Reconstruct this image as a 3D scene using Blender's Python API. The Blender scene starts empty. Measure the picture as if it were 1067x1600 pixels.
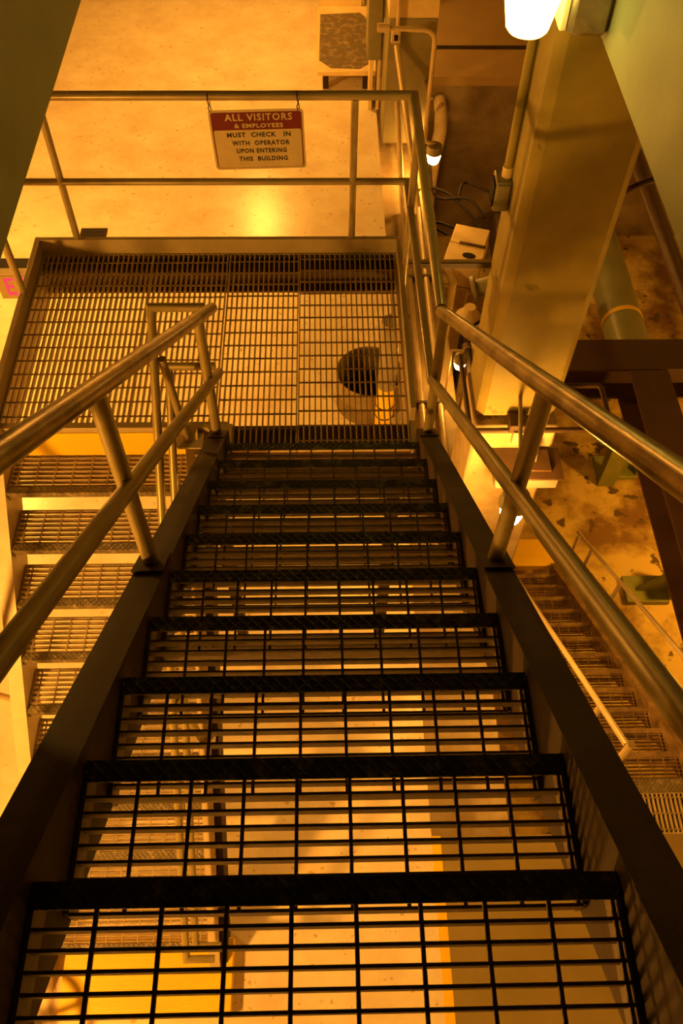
import bpy, bmesh, math, random
from mathutils import Vector, Matrix, Euler
random.seed(7)
SC = bpy.context.scene
COL = SC.collection

# ------------------------------------------------------------------ camera, world, exposure
def make_camera():
    yaw, pitch, roll, fpx = 0.037, 0.9695, 0.021, 1342.45
    f = Vector((math.sin(yaw)*math.cos(pitch), math.cos(yaw)*math.cos(pitch), -math.sin(pitch)))
    r = Vector((math.cos(yaw), -math.sin(yaw), 0)); u = r.cross(f)
    r2 = math.cos(roll)*r + math.sin(roll)*u; u2 = -math.sin(roll)*r + math.cos(roll)*u
    m = Matrix((r2, u2, -f)).transposed().to_4x4(); m.translation = (0, -2.8969, 3.4512)
    cd = bpy.data.cameras.new('camera'); co = bpy.data.objects.new('camera', cd); COL.objects.link(co)
    cd.sensor_fit = 'VERTICAL'; cd.sensor_height = 36.0; cd.sensor_width = 24.0
    cd.lens = fpx*36.0/1600.0; cd.clip_start = 0.05; cd.clip_end = 100
    co.matrix_world = m; SC.camera = co
make_camera()
wd = bpy.data.worlds.new('world'); SC.world = wd; wd.use_nodes = True
wd.node_tree.nodes['Background'].inputs[0].default_value = (1.0, 0.5, 0.15, 1)
wd.node_tree.nodes['Background'].inputs[1].default_value = 0.006
SC.view_settings.view_transform = 'Standard'; SC.view_settings.look = 'None'
SC.view_settings.gamma = 1.0; SC.view_settings.use_curve_mapping = False
SC.view_settings.exposure = 0.25
SC.cycles.max_bounces = 6; SC.cycles.diffuse_bounces = 3; SC.cycles.glossy_bounces = 3
SC.cycles.sample_clamp_indirect = 4.0; SC.cycles.use_denoising = True
SC.cycles.caustics_reflective = False; SC.cycles.caustics_refractive = False
LAMP_TINT = (1.0, 0.435, 0.06)        # sodium-orange lamps of the hall
PIT_TINT = (1.0, 0.42, 0.03)            # deeper orange lamps over the pit
TUBE_TINT = (1.0, 0.68, 0.10)         # yellower lamp beside the stair opening
PW = dict(floor_far=440, floor_left=930, floor_near=1000, pit_far=30, pit_fill=330, gooseneck=130, ledge=120, pillar=300, stair=9, olive_floor_fill=80)

# ------------------------------------------------------------------ materials
def mat(name, c1, c2=None, rough=0.5, metal=0.0, scale=6.0, lo=0.35, hi=0.7, bump=0.0, bscale=60.0, detail=5.0, stretch=None, spec=0.5,
        spots=None, spot_scale=20.0, spot_at=0.68):
    m = bpy.data.materials.new(name); m.use_nodes = True
    nt = m.node_tree; N = nt.nodes; L = nt.links; b = N['Principled BSDF']
    b.inputs['Roughness'].default_value = rough; b.inputs['Metallic'].default_value = metal
    b.inputs['Specular IOR Level'].default_value = spec
    tc = N.new('ShaderNodeTexCoord'); mp = N.new('ShaderNodeMapping')
    gm = N.new('ShaderNodeNewGeometry'); L.new(gm.outputs['Position'], mp.inputs[0])
    if stretch: mp.inputs['Scale'].default_value = stretch
    col = None
    if c2 is not None:
        n = N.new('ShaderNodeTexNoise'); n.inputs['Scale'].default_value = scale; n.inputs['Detail'].default_value = detail
        n.inputs['Roughness'].default_value = 0.62
        L.new(mp.outputs[0], n.inputs['Vector'])
        r = N.new('ShaderNodeValToRGB'); r.color_ramp.elements[0].position = lo; r.color_ramp.elements[1].position = hi
        r.color_ramp.elements[0].color = (*c1, 1); r.color_ramp.elements[1].color = (*c2, 1)
        L.new(n.outputs[0], r.inputs[0]); col = r.outputs[0]
    if spots is not None:
        n2 = N.new('ShaderNodeTexNoise'); n2.inputs['Scale'].default_value = spot_scale; n2.inputs['Detail'].default_value = 3
        L.new(mp.outputs[0], n2.inputs['Vector'])
        r2 = N.new('ShaderNodeValToRGB'); r2.color_ramp.elements[0].position = spot_at; r2.color_ramp.elements[1].position = spot_at+0.04
        r2.color_ramp.elements[0].color = (0, 0, 0, 1); r2.color_ramp.elements[1].color = (1, 1, 1, 1)
        L.new(n2.outputs[0], r2.inputs[0])
        mx = N.new('ShaderNodeMixRGB'); mx.inputs[2].default_value = (*spots, 1); L.new(r2.outputs[0], mx.inputs[0])
        if col: L.new(col, mx.inputs[1])
        else: mx.inputs[1].default_value = (*c1, 1)
        col = mx.outputs[0]
    if col: L.new(col, b.inputs['Base Color'])
    else: b.inputs['Base Color'].default_value = (*c1, 1)
    if bump:
        nb = N.new('ShaderNodeTexNoise'); nb.inputs['Scale'].default_value = bscale; nb.inputs['Detail'].default_value = 4
        L.new(mp.outputs[0], nb.inputs['Vector'])
        bp = N.new('ShaderNodeBump'); bp.inputs['Strength'].default_value = bump; bp.inputs['Distance'].default_value = 0.004
        L.new(nb.outputs[0], bp.inputs['Height']); L.new(bp.outputs[0], b.inputs['Normal'])
    return m
def emit(name, col, strength):
    m = bpy.data.materials.new(name); m.use_nodes = True; nt = m.node_tree
    for n in list(nt.nodes): nt.nodes.remove(n)
    e = nt.nodes.new('ShaderNodeEmission'); o = nt.nodes.new('ShaderNodeOutputMaterial')
    e.inputs[0].default_value = (*col, 1); e.inputs[1].default_value = strength; nt.links.new(e.outputs[0], o.inputs[0])
    return m
def checker_plate(name, c1, c2, rough, metal, pitch=0.02):
    m = mat(name, c1, c2, rough, metal, scale=22, lo=0.52, hi=0.74)
    nt = m.node_tree; N = nt.nodes; L = nt.links; b = N['Principled BSDF']
    g = N.new('ShaderNodeNewGeometry'); mp = N.new('ShaderNodeMapping'); mp.inputs['Rotation'].default_value = (0, 0, math.radians(45))
    L.new(g.outputs['Position'], mp.inputs[0])
    hs = []
    for d in ('X', 'Y'):
        w = N.new('ShaderNodeTexWave'); w.wave_type = 'BANDS'; w.bands_direction = d; w.inputs['Scale'].default_value = 0.3/pitch/1.0
        L.new(mp.outputs[0], w.inputs['Vector']); p = N.new('ShaderNodeMath'); p.operation = 'POWER'; p.inputs[1].default_value = 4
        L.new(w.outputs['Fac'], p.inputs[0]); hs.append(p)
    mx = N.new('ShaderNodeMath'); mx.operation = 'MAXIMUM'; L.new(hs[0].outputs[0], mx.inputs[0]); L.new(hs[1].outputs[0], mx.inputs[1])
    bp = N.new('ShaderNodeBump'); bp.inputs['Strength'].default_value = 0.7; bp.inputs['Distance'].default_value = 0.003
    L.new(mx.outputs[0], bp.inputs['Height']); L.new(bp.outputs[0], b.inputs['Normal'])
    return m
M = {}
M['cream_floor'] = mat('cream_floor_paint', (0.68, 0.54, 0.33), (0.84, 0.73, 0.53), 0.28, 0, 2.6, bump=0.25, bscale=25, spots=(0.52, 0.38, 0.18), spot_scale=16, spot_at=0.645, spec=0.4)
M['olive_floor'] = mat('olive_floor_paint', (0.235, 0.175, 0.055), (0.28, 0.205, 0.07), 0.45, 0, 2, bump=0.15, bscale=40)
M['pit_floor'] = mat('stained_concrete', (0.60, 0.43, 0.12), (0.20, 0.105, 0.025), 0.75, 0, 1.5, lo=0.43, hi=0.60, bump=0.5, bscale=9, detail=8, spots=(0.10, 0.06, 0.02), spot_scale=4.5, spot_at=0.63)
M['pit_wall'] = mat('dark_concrete', (0.30, 0.22, 0.12), (0.14, 0.09, 0.05), 0.8, 0, 2.2, bump=0.5, bscale=14, detail=8)
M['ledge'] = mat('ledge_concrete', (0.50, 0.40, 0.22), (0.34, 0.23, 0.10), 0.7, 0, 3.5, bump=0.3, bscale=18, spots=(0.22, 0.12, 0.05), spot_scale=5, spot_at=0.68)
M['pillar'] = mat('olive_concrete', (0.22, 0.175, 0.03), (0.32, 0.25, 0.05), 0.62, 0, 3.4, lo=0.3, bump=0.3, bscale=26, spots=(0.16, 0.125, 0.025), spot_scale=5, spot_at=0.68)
M['green_wall'] = mat('grey_green_wall_paint', (0.25, 0.31, 0.24), (0.30, 0.36, 0.28), 0.6, 0, 3, bump=0.2, bscale=50)
M['ceiling'] = mat('ceiling_concrete', (0.12, 0.10, 0.07), (0.09, 0.075, 0.05), 0.8, 0, 3, bump=0.2)
M['room_wall'] = mat('cream_wall_paint', (0.55, 0.46, 0.30), (0.50, 0.41, 0.26), 0.6, 0, 2, bump=0.1)
M['stair_steel'] = mat('brown_black_steel', (0.026, 0.013, 0.005), (0.044, 0.024, 0.010), 0.7, 0.0, 9, spec=0.25, bump=0.25, bscale=90)
M['bar_steel'] = mat('blackened_grating_steel', (0.06, 0.042, 0.02), (0.12, 0.08, 0.035), 0.6, 0.1, 30, bump=0.4, bscale=120)
M['nosing'] = checker_plate('worn_checker_plate', (0.026, 0.028, 0.016), (0.17, 0.16, 0.085), 0.5, 0.2)
M['nosing_light'] = checker_plate('dusty_checker_plate', (0.16, 0.12, 0.06), (0.42, 0.33, 0.18), 0.55, 0.2)
M['rail'] = mat('worn_olive_rail_paint', (0.33, 0.26, 0.10), (0.24, 0.185, 0.07), 0.40, 0.3, 7, bump=0.1, bscale=80)
M['rail_worn'] = mat('hand_polished_rail_paint', (0.44, 0.33, 0.14), (0.16, 0.10, 0.035), 0.30, 0.45, 4, lo=0.4, hi=0.62, bump=0.1, bscale=60, stretch=(9, 1.6, 1.6))
M['dark_tan'] = mat('brown_beam_top', (0.30, 0.19, 0.075), (0.22, 0.14, 0.05), 0.6, 0, 8)
M['rail_light'] = mat('tan_rail_paint', (0.42, 0.33, 0.17), (0.32, 0.25, 0.12), 0.34, 0.35, 7, bump=0.1, bscale=80)
M['far_floor'] = mat('tan_far_floor', (0.34, 0.225, 0.085), (0.40, 0.27, 0.10), 0.6, 0, 2, bump=0.15)
M['maroon'] = mat('maroon_wheel_paint', (0.11, 0.012, 0.012), (0.08, 0.01, 0.01), 0.4, 0.1, 9)
M['frame_tan'] = mat('tan_frame_paint', (0.48, 0.38, 0.19), (0.40, 0.31, 0.15), 0.45, 0.2, 6, bump=0.15, bscale=70)
M['landing_bar'] = mat('tan_grating_steel', (0.60, 0.46, 0.24), (0.44, 0.32, 0.155), 0.42, 0.2, 18)
M['rod'] = mat('dark_grating_rod', (0.27, 0.19, 0.09), (0.36, 0.25, 0.12), 0.55, 0.25, 30)
M['left_steel'] = mat('cream_stringer_paint', (0.56, 0.45, 0.27), (0.44, 0.33, 0.17), 0.5, 0.05, 5, bump=0.1)
M['dusty_bar'] = mat('dusty_grating_steel', (0.48, 0.36, 0.18), (0.25, 0.17, 0.08), 0.6, 0.2, 14, bump=0.2)
M['pit_bar'] = mat('rusty_grating_steel', (0.36, 0.23, 0.09), (0.15, 0.09, 0.035), 0.5, 0.3, 11, bump=0.3)
M['yellow'] = mat('safety_yellow_paint', (0.86, 0.56, 0.012), (0.80, 0.50, 0.012), 0.42, 0, 3, bump=0.4, bscale=12, stretch=(1, 6, 1))
M['brown_beam'] = mat('dark_brown_beam_paint', (0.052, 0.022, 0.010), (0.040, 0.017, 0.008), 0.55, 0.0, 6, bump=0.15)
M['green_pipe'] = mat('green_pipe_paint', (0.20, 0.21, 0.095), (0.25, 0.25, 0.12), 0.38, 0, 4)
M['green_steel'] = mat('green_bracket_paint', (0.17, 0.18, 0.04), (0.21, 0.21, 0.05), 0.5, 0, 8)
M['conduit'] = mat('cream_conduit_paint', (0.60, 0.48, 0.28), (0.50, 0.38, 0.2), 0.35, 0.2, 8)
M['cream_box'] = mat('cream_enamel', (0.74, 0.58, 0.28), (0.64, 0.48, 0.22), 0.42, 0, 7)
M['grey_box'] = mat('grey_enamel', (0.30, 0.27, 0.20), (0.24, 0.20, 0.14), 0.4, 0.3, 9)
M['olive_box'] = mat('olive_enamel', (0.20, 0.18, 0.085), (0.26, 0.22, 0.11), 0.45, 0.1, 7)
M['black'] = mat('black_rubber', (0.012, 0.008, 0.006), None, 0.7, spec=0.15)
M['dark_pipe'] = mat('dark_brown_pipe', (0.07, 0.036, 0.015), (0.045, 0.023, 0.010), 0.5, 0.1, 10)
M['grime'] = mat('worn_mat', (0.13, 0.09, 0.04), (0.34, 0.25, 0.13), 0.7, 0, 14, lo=0.5, hi=0.72, detail=8, bump=0.4)
M['tin'] = mat('dull_drum_steel', (0.22, 0.16, 0.08), (0.32, 0.25, 0.13), 0.4, 0.5, 6)
M['sign_cream'] = mat('sign_cream_enamel', (0.58, 0.47, 0.27), (0.50, 0.39, 0.2), 0.45, 0, 9)
M['sign_maroon'] = mat('sign_maroon_enamel', (0.16, 0.010, 0.013), (0.13, 0.008, 0.011), 0.45, 0, 9)
M['sign_black'] = mat('sign_black_enamel', (0.03, 0.02, 0.015), None, 0.5)
M['pink'] = emit('lit_pink_letters', (1.0, 0.055, 0.09), 1.0)
M['exit_face'] = mat('exit_sign_tan', (0.42, 0.31, 0.12), None, 0.5)
M['hole'] = mat('black_void', (0.01, 0.008, 0.006), None, 0.9)
M['galv'] = mat('galvanised_fixture', (0.34, 0.32, 0.26), (0.22, 0.20, 0.16), 0.35, 0.6, 12)
M['lit_side_white'] = mat('lamplit_side_white', (0.75, 0.72, 0.62), None, 0.4)  # lamp light on the fixture side put into the colour

# ------------------------------------------------------------------ mesh helpers
class MB:
    def __init__(s): s.bm = bmesh.new(); s.smooth = []
    def box(s, x0, x1, y0, y1, z0, z1, b=0.0, rot=None, at=(0, 0, 0)):
        r = bmesh.ops.create_cube(s.bm, size=1.0); vs = r['verts']
        for v in vs: v.co = Vector((x0+(v.co.x+.5)*(x1-x0), y0+(v.co.y+.5)*(y1-y0), z0+(v.co.z+.5)*(z1-z0)))
        if b > 0:
            es = list({e for v in vs for e in v.link_edges})
            rr = bmesh.ops.bevel(s.bm, geom=es, offset=b, segments=1, affect='EDGES', profile=0.5)
            vs = list({v for f in rr['faces'] for v in f.verts} | {v for v in vs if v.is_valid})
        if rot is not None or at != (0, 0, 0):
            R = (rot if rot is not None else Matrix.Identity(3))
            for v in vs: v.co = R @ v.co + Vector(at)
        return s
    def prism(s, poly, axis, a0, a1):
        """extrude a 2D polygon along an axis: axis 'X' -> poly in (y,z), 'Y' -> (x,z), 'Z' -> (x,y)"""
        def mk(p, a): return {'X': (a, p[0], p[1]), 'Y': (p[0], a, p[1]), 'Z': (p[0], p[1], a)}[axis]
        A = [s.bm.verts.new(mk(p, a0)) for p in poly]; B = [s.bm.verts.new(mk(p, a1)) for p in poly]
        n = len(poly); s.bm.faces.new(A[::-1]); s.bm.faces.new(B)
        for i in range(n): s.bm.faces.new((A[i], A[(i+1) % n], B[(i+1) % n], B[i]))
        return s
    def tube(s, pts, r, seg=14, cap=True):
        P = [Vector(p) for p in pts]; n = len(P)
        T = [(P[i+1]-P[i]).normalized() for i in range(n-1)]
        up = Vector((0, 0, 1)) if abs(T[0].z) < 0.9 else Vector((0, 1, 0))
        u = T[0].cross(up).normalized(); rings = []
        for i in range(n):
            if i == 0: t = T[0]; k = 1
            elif i == n-1: t = T[-1]
            else: t = (T[i-1]+T[i]).normalized()
            if i > 0: u = u - T[i-1]*u.dot(T[i-1]); u.normalize()
            w = T[max(i-1, 0)].cross(u)
            ring = []
            for j in range(seg):
                a = 2*math.pi*j/seg; c = P[i] + u*(math.cos(a)*r) + w*(math.sin(a)*r)
                if 0 < i < n-1:
                    d = T[i-1]; k = (P[i]-c).dot(t)/d.dot(t); c = c + d*k
                ring.append(s.bm.verts.new(c))
            rings.append(ring)
            if 0 < i < n-1:
                q = T[i-1].rotation_difference(T[i]); u = q @ u
        for i in range(n-1):
            for j in range(seg):
                f = s.bm.faces.new((rings[i][j], rings[i][(j+1) % seg], rings[i+1][(j+1) % seg], rings[i+1][j])); f.smooth = True
        if cap: s.bm.faces.new(rings[0][::-1]); s.bm.faces.new(rings[-1])
        return s
    def lathe(s, prof, seg=24, at=(0, 0, 0), rot=None, close=False):
        R = rot if rot is not None else Matrix.Identity(3); rings = []
        for (r, z) in prof:
            if r < 1e-6: rings.append([s.bm.verts.new(R @ Vector((0, 0, z)) + Vector(at))])
            else: rings.append([s.bm.verts.new(R @ Vector((r*math.cos(2*math.pi*j/seg), r*math.sin(2*math.pi*j/seg), z)) + Vector(at)) for j in range(seg)])
        prs = list(zip(rings[:-1], rings[1:])) + ([(rings[-1], rings[0])] if close else [])
        for a, b in prs:
            for j in range(seg):
                k = (j+1) % seg
                if len(a) == 1 and len(b) == 1: continue
                if len(a) == 1: vs = (a[0], b[k], b[j])
                elif len(b) == 1: vs = (a[j], a[k], b[0])
                else: vs = (a[j], a[k], b[k], b[j])
                f = s.bm.faces.new(vs); f.smooth = True
        return s
    def mesh(s, name, m):
        bmesh.ops.recalc_face_normals(s.bm, faces=s.bm.faces[:])
        me = bpy.data.meshes.new(name); s.bm.to_mesh(me); s.bm.free(); me.materials.append(m)
        try: me.set_sharp_from_angle(angle=math.radians(40))
        except Exception: pass
        return me
    def build(s, name, m, parent=None, kind=None, label=None):
        """vertices were given in world space: shift them to the parent's origin"""
        if parent is not None:
            off = world_loc(parent)
            for v in s.bm.verts: v.co -= off
        return link(name, s.mesh(name, m), parent, kind=kind, label=label)
def world_loc(o):
    l = Vector(o.location)
    while o.parent is not None: o = o.parent; l += o.location
    return l
def link(name, me, parent=None, loc=(0, 0, 0), kind=None, label=None):
    o = bpy.data.objects.new(name, me); COL.objects.link(o); o.location = loc
    if parent is not None: o.parent = parent
    if kind: o['kind'] = kind
    if label: o['label'] = label
    return o
def thing(name, label, cat, loc=(0, 0, 0), group=None):
    o = bpy.data.objects.new(name, None); COL.objects.link(o); o.location = loc; o.empty_display_size = 0.1
    o['label'] = label; o['category'] = cat
    if group: o['group'] = group
    return o
def tag(o, label, cat, group=None):
    o['label'] = label; o['category'] = cat
    if group: o['group'] = group
    return o
def struct(o, label, cat):
    o['kind'] = 'structure'; o['label'] = label; o['category'] = cat; return o
def copy_tree(o, parent, loc=None):
    c = o.copy(); COL.objects.link(c); c.parent = parent
    if loc is not None: c.location = loc
    for ch in list(o.children): copy_tree(ch, c)
    return c
def text_mesh(txt, size, m, name='lettering', bold=0.0, spacing=1.0, depth=0.0006, wide=None):
    cu = bpy.data.curves.new('letters', 'FONT'); cu.body = txt; cu.size = size; cu.extrude = depth; cu.offset = bold
    cu.space_character = spacing; cu.align_x = 'CENTER'; cu.align_y = 'CENTER'; cu.resolution_u = 2
    o = bpy.data.objects.new('letters', cu); COL.objects.link(o)
    dg = bpy.context.evaluated_depsgraph_get(); dg.update()
    me = bpy.data.meshes.new_from_object(o.evaluated_get(dg)); bpy.data.objects.remove(o); bpy.data.curves.remove(cu)
    me.name = name; me.materials.clear(); me.materials.append(m)
    if wide:
        xs = [v.co.x for v in me.vertices]; k = wide/(max(xs)-min(xs)); c = (max(xs)+min(xs))/2
        for v in me.vertices: v.co.x = (v.co.x-c)*k
    return me
ROTX90 = Matrix.Rotation(math.radians(90), 3, 'X')

FZ, LZ = -2.5, -5.0            # main floor, pit floor
# ------------------------------------------------------------------ setting
b = MB(); b.box(-6, 0.70, -7, 13, FZ-0.3, FZ); b.box(0.70, 1.28, 8.0, 13, FZ-0.3, FZ)
struct(b.build('floor', M['cream_floor']), 'glossy cream painted floor under the landing and left stair', 'floor')
b = MB(); b.box(0.76, 1.70, -7, -1.45, FZ-0.3, FZ); b.box(1.70, 6, -7, -1.46, FZ-0.3, FZ); b.box(2.95, 6, -1.46, -1.1, FZ-0.3, FZ)
struct(b.build('floor', M['olive_floor']), 'dull olive painted floor right of the yellow line', 'floor')
struct(MB().box(1.28, 6, 7.98, 13, FZ-0.12, FZ).build('floor', M['far_floor']), 'tan brown floor beyond the far edge of the pit', 'floor')
struct(MB().box(0.70, 0.76, -7, -1.45, FZ-0.3, FZ+0.001).build('trim_1', M['yellow']), 'yellow line along the edge of the cream floor', 'floor line')
struct(MB().box(-6, 6, -7, 13, LZ-0.3, LZ).build('floor', M['pit_floor']), 'stained lower concrete floor at the bottom of the pit', 'floor')
b = MB(); b.box(0.50, 0.70, -1.45, 8.0, LZ, FZ-0.3); b.box(0.70, 6, -1.65, -1.45, LZ, FZ-0.3); b.box(1.31, 6, 8.0, 8.2, LZ, FZ-0.13)
struct(b.build('wall_pit', M['pit_wall']), 'dark concrete walls around the lower pit', 'wall')
# groove joint and edge of far floor
struct(MB().box(1.30, 6, 8.66, 8.74, FZ, FZ+0.012).build('trim_2', M['stair_steel']), 'dark joint strip across the far floor beyond the pit', 'floor joint')
struct(MB().box(0.70, 1.30, -1.45, 8.0, LZ, -2.8, b=0.01).build('wall_ledge', M['ledge']), 'stained concrete ledge along the pit edge beside the landing', 'ledge')
for nm, a, lb in (('wall_left', (-6.2, -6, -7, 13, LZ, 6), 'cream wall far left of the hall'), ('wall_right', (6, 6.2, -7, 13, LZ, 6), 'cream wall far right of the pit'),
                  ('wall_back', (-6, 6, 13, 13.2, LZ, 6), 'cream wall at the far end of the hall'), ('wall_front', (-6, 6, -7.2, -7, LZ, 6), 'cream wall behind the stair head')):
    struct(MB().box(*a).build(nm, M['room_wall']), lb, 'wall')
struct(MB().box(-6.2, 6.2, -7.2, 13.2, 6, 6.2).build('ceiling', M['ceiling']), 'concrete ceiling over the whole hall', 'ceiling')
# stair opening: side walls hanging from the upper floor slab
struct(MB().box(-1.25, -1.05, -6.9, 2.4, 1.585, 6).build('wall_stairwell', M['green_wall']), 'grey green wall face left of the stair opening', 'wall')
struct(MB().box(1.15, 1.35, -6.9, 0.90, 1.67, 6).build('wall_stairwell', M['green_wall']), 'grey green wall face right of the stair opening', 'wall')
b = MB(); b.box(-6, -1.25, -6.9, 2.4, 2.1, 2.383); b.box(1.35, 6, -6.9, 0.9, 2.1, 2.383); b.box(-1.05, 1.15, -6.9, -3.13, 2.1, 2.383)
struct(b.build('floor_upper', M['ceiling']), 'upper concrete floor slab around the stair opening', 'floor')

# concrete pillar right of the landing: upper shaft, lip and wider lower shaft
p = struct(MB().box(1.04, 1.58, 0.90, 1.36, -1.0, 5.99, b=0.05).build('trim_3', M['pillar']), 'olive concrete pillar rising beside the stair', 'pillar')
MB().box(1.03, 1.60, 0.84, 1.37, LZ, -1.0, b=0.02).build('pillar_base', M['ledge'], p, label='lower shaft of the pillar coloured paler for the lamp glow')  # paler than the upper shaft: lamp glow put into the colour
# far two-tone pilaster beside the cabinet
p = struct(MB().box(0.74, 1.26, 6.5, 7.1, FZ, -1.06, b=0.01).build('trim_4', M['olive_box']), 'two tone pilaster with olive foot beyond the landing', 'pilaster')
MB().box(0.74, 1.26, 6.5, 7.1, -1.06, 5.99).build('upper_shaft', M['cream_box'], p, label='cream upper part of the pilaster')

# ------------------------------------------------------------------ grating pieces (shared meshes)
def bar_mesh(length, axis, t, h, m, name):
    b = MB()
    if axis == 'X': b.box(-length/2, length/2, -t/2, t/2, -h, 0)
    else: b.box(-t/2, t/2, 0, length, -h, 0)
    return b.mesh(name, m)

# ------------------------------------------------------------------ main staircase
RISE, RUN, NT = 0.1986, 0.26, 11
main = thing('staircase', 'dark open grating staircase running down the middle to the landing', 'staircase', (0, -0.2, 0.0))
def stringer(x0, x1, y0, y1, slope, z0, top, depth, web_in, m, parent, name='stringer', flange=0.012, label=None):
    """sloped channel: z of the top edge at y = z0 + slope*(y-y0ref=0) + top; web on the side web_in"""
    b = MB(); zt = lambda y: z0 + slope*y + top
    d = depth*math.sqrt(1+slope*slope); f = flange*math.sqrt(1+slope*slope)
    def par(xa, xb, ta, tb):
        b.prism([(y0, zt(y0)-tb), (y1, zt(y1)-tb), (y1, zt(y1)-ta), (y0, zt(y0)-ta)], 'X', xa, xb)
    w = 0.010
    par(x0, x1, 0, f); par(x0, x1, d-f, d)
    if web_in > 0: par(x1-w, x1, f, d-f)
    else: par(x0, x0+w, f, d-f)
    return b.build(name, m, parent, label=label)
SL = -RISE/RUN
stringer(-0.555, -0.468, -3.12, -0.14, SL, 0, 0.045, 0.25, +1, M['stair_steel'], main)
stringer(0.468, 0.555, -3.12, -0.14, SL, 0, 0.045, 0.25, -1, M['stair_steel'], main)
bar = bar_mesh(0.92, 'X', 0.0055, 0.028, M['bar_steel'], 'bearing_bar')
rod = MB().box(-0.0035, 0.0035, -0.272, -0.040, -0.0075, 0.0008, b=0.001).mesh('cross_rod', M['bar_steel'])
b = MB()
for s in (-1, 1): b.box(s*0.462-0.004, s*0.462+0.004, -0.275, 0, -0.065, 0.002)
b.box(-0.46, 0.46, -0.278, -0.272, -0.034, 0)
tread_me = b.mesh('tread', M['bar_steel'])
b = MB(); b.prism([(0, 0.003), (-0.042, 0.003), (-0.042, -0.002), (-0.006, -0.002), (-0.006, -0.034), (0, -0.034)], 'X', -0.466, 0.466)
nose_me = b.mesh('nosing', M['nosing'])
for k in range(1, NT+1):
    t = link('tread', tread_me, main, (0, -RUN*k+0.2, RISE*k))
    link('nosing', nose_me, t)
    for i in range(7): link('bearing_bar', bar, t, (random.uniform(-.001, .001), -0.0695-0.0295*i, 0))
    for i in range(9): link('cross_rod', rod, t, (-0.361-0.0 + 0.1016*i if i < 8 else 0.4517, 0, 0))
for s in (-1, 1):    # splice and foot plates of the rail posts, welded on the stringer top
    for y in (-2.74,):
        MB().prism([(y-0.10, -SL*-(y-0.10)*-1+0.047) if False else (y-0.10, SL*(y-0.10)+0.047), (y+0.10, SL*(y+0.10)+0.047), (y+0.10, SL*(y+0.10)+0.056), (y-0.10, SL*(y-0.10)+0.056)], 'X', s*0.512-0.05, s*0.512+0.05).build('splice_plate', M['stair_steel'], main)

# ------------------------------------------------------------------ landing
land = thing('landing', 'tan steel grating landing with toe plates at the foot of the dark stair', 'platform', (-0.6, 0.7, 0))
TX0, TX1, TY0, TY1 = -1.69, 0.455, 0.02, 1.40
def toe(x0, x1, y0, y1): MB().box(x0, x1, y0, y1, -0.20, 0.10, b=0.002).build('toe_plate', M['frame_tan'], land)
toe(TX0, TX1+0.02, TY1, TY1+0.03); toe(TX0-0.03, TX0, TY0, TY1+0.03)
MB().box(TX1, TX1+0.03, 0.05, TY1, -0.2, 0.10, b=0.002).build('toe_plate', M['frame_tan'], land)
MB().box(TX1, TX1+0.03, -0.14, 0.05, -0.2, -0.001).build('edge_channel', M['frame_tan'], land)
MB().box(TX0, -0.56, TY0-0.014, TY0-0.002, -0.215, -0.035).build('riser_plate', M['yellow'], land, label='yellow riser plate under the landing edge')
MB().box(TX0, -0.50, TY0-0.012, TY0+0.03, -0.034, 0.004, b=0.003).build('edge_nosing', M['frame_tan'], land)
MB().prism([(-0.62, 0.03), (-0.47, 0.03), (-0.47, -0.16)], 'Z', -0.03, 0.006).build('corner_plate', M['frame_tan'], land)
# supporting beams under the grating
def ibeam(axis, a0, a1, c, z_top, w, h, m, parent, name='support_beam', t=0.014, label=None, plain=False):
    b = MB(); poly = [(-w/2, 0), (w/2, 0), (w/2, -t), (t/2, -t), (t/2, -h+t), (w/2, -h+t), (w/2, -h), (-w/2, -h), (-w/2, -h+t), (-t/2, -h+t), (-t/2, -t), (-w/2, -t)]
    b.prism([(c+p[0], z_top+p[1]) for p in poly], {'X': 'X', 'Y': 'Y'}[axis], a0, a1)
    return b.build(name, m, parent, label=label)
ibeam('X', TX0, TX1, 1.33, -0.035, 0.13, 0.16, M['brown_beam'], land)
ibeam('X', -0.66, TX1, -0.045, -0.036, 0.19, 0.25, M['dark_tan'], land)
for x in (-0.60, 0.40): MB().box(x-0.035, x+0.035, -0.08, -0.01, FZ, -0.285, b=0.004).build('leg', M['stair_steel'], land)
def panel(x0, x1, y0, y1, yo, xshift=0.0):
    g = MB()
    for x in (x0+0.003, x1-0.003): g.box(x-0.003, x+0.003, y0, y1, -0.032, 0.001)
    g.box(x0, x1, y0-0.003, y0+0.003, -0.032, 0.0); g.box(x0, x1, y1-0.003, y1+0.003, -0.032, 0.0)
    f = g.build('grating_panel', M['landing_bar'], land)
    lb = bar_mesh(y1-y0, 'Y', 0.007, 0.032, M['landing_bar'], 'bearing_bar')
    n = int(round((x1-x0)/0.0302))
    base = world_loc(f)
    for i in range(1, n): link('bearing_bar', lb, f, Vector((x0+(x1-x0)*i/n, y0, 0))-base)
    rm = MB().box(x0, x1, -0.003, 0.003, -0.008, 0.0).mesh('cross_rod', M['rod'])
    y = y0+yo
    while y < y1-0.02:
        link('cross_rod', rm, f, Vector((0, y, 0))-base); y += 0.1016
panel(TX0+0.005, -1.02, 0.035, 1.39, 0.06); panel(-1.02, -0.565, 0.035, 1.39, 0.06)
panel(-0.555, -0.135, -0.13, 1.39, 0.03); panel(-0.13, TX1-0.005, -0.13, 1.39, 0.05)

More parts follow.
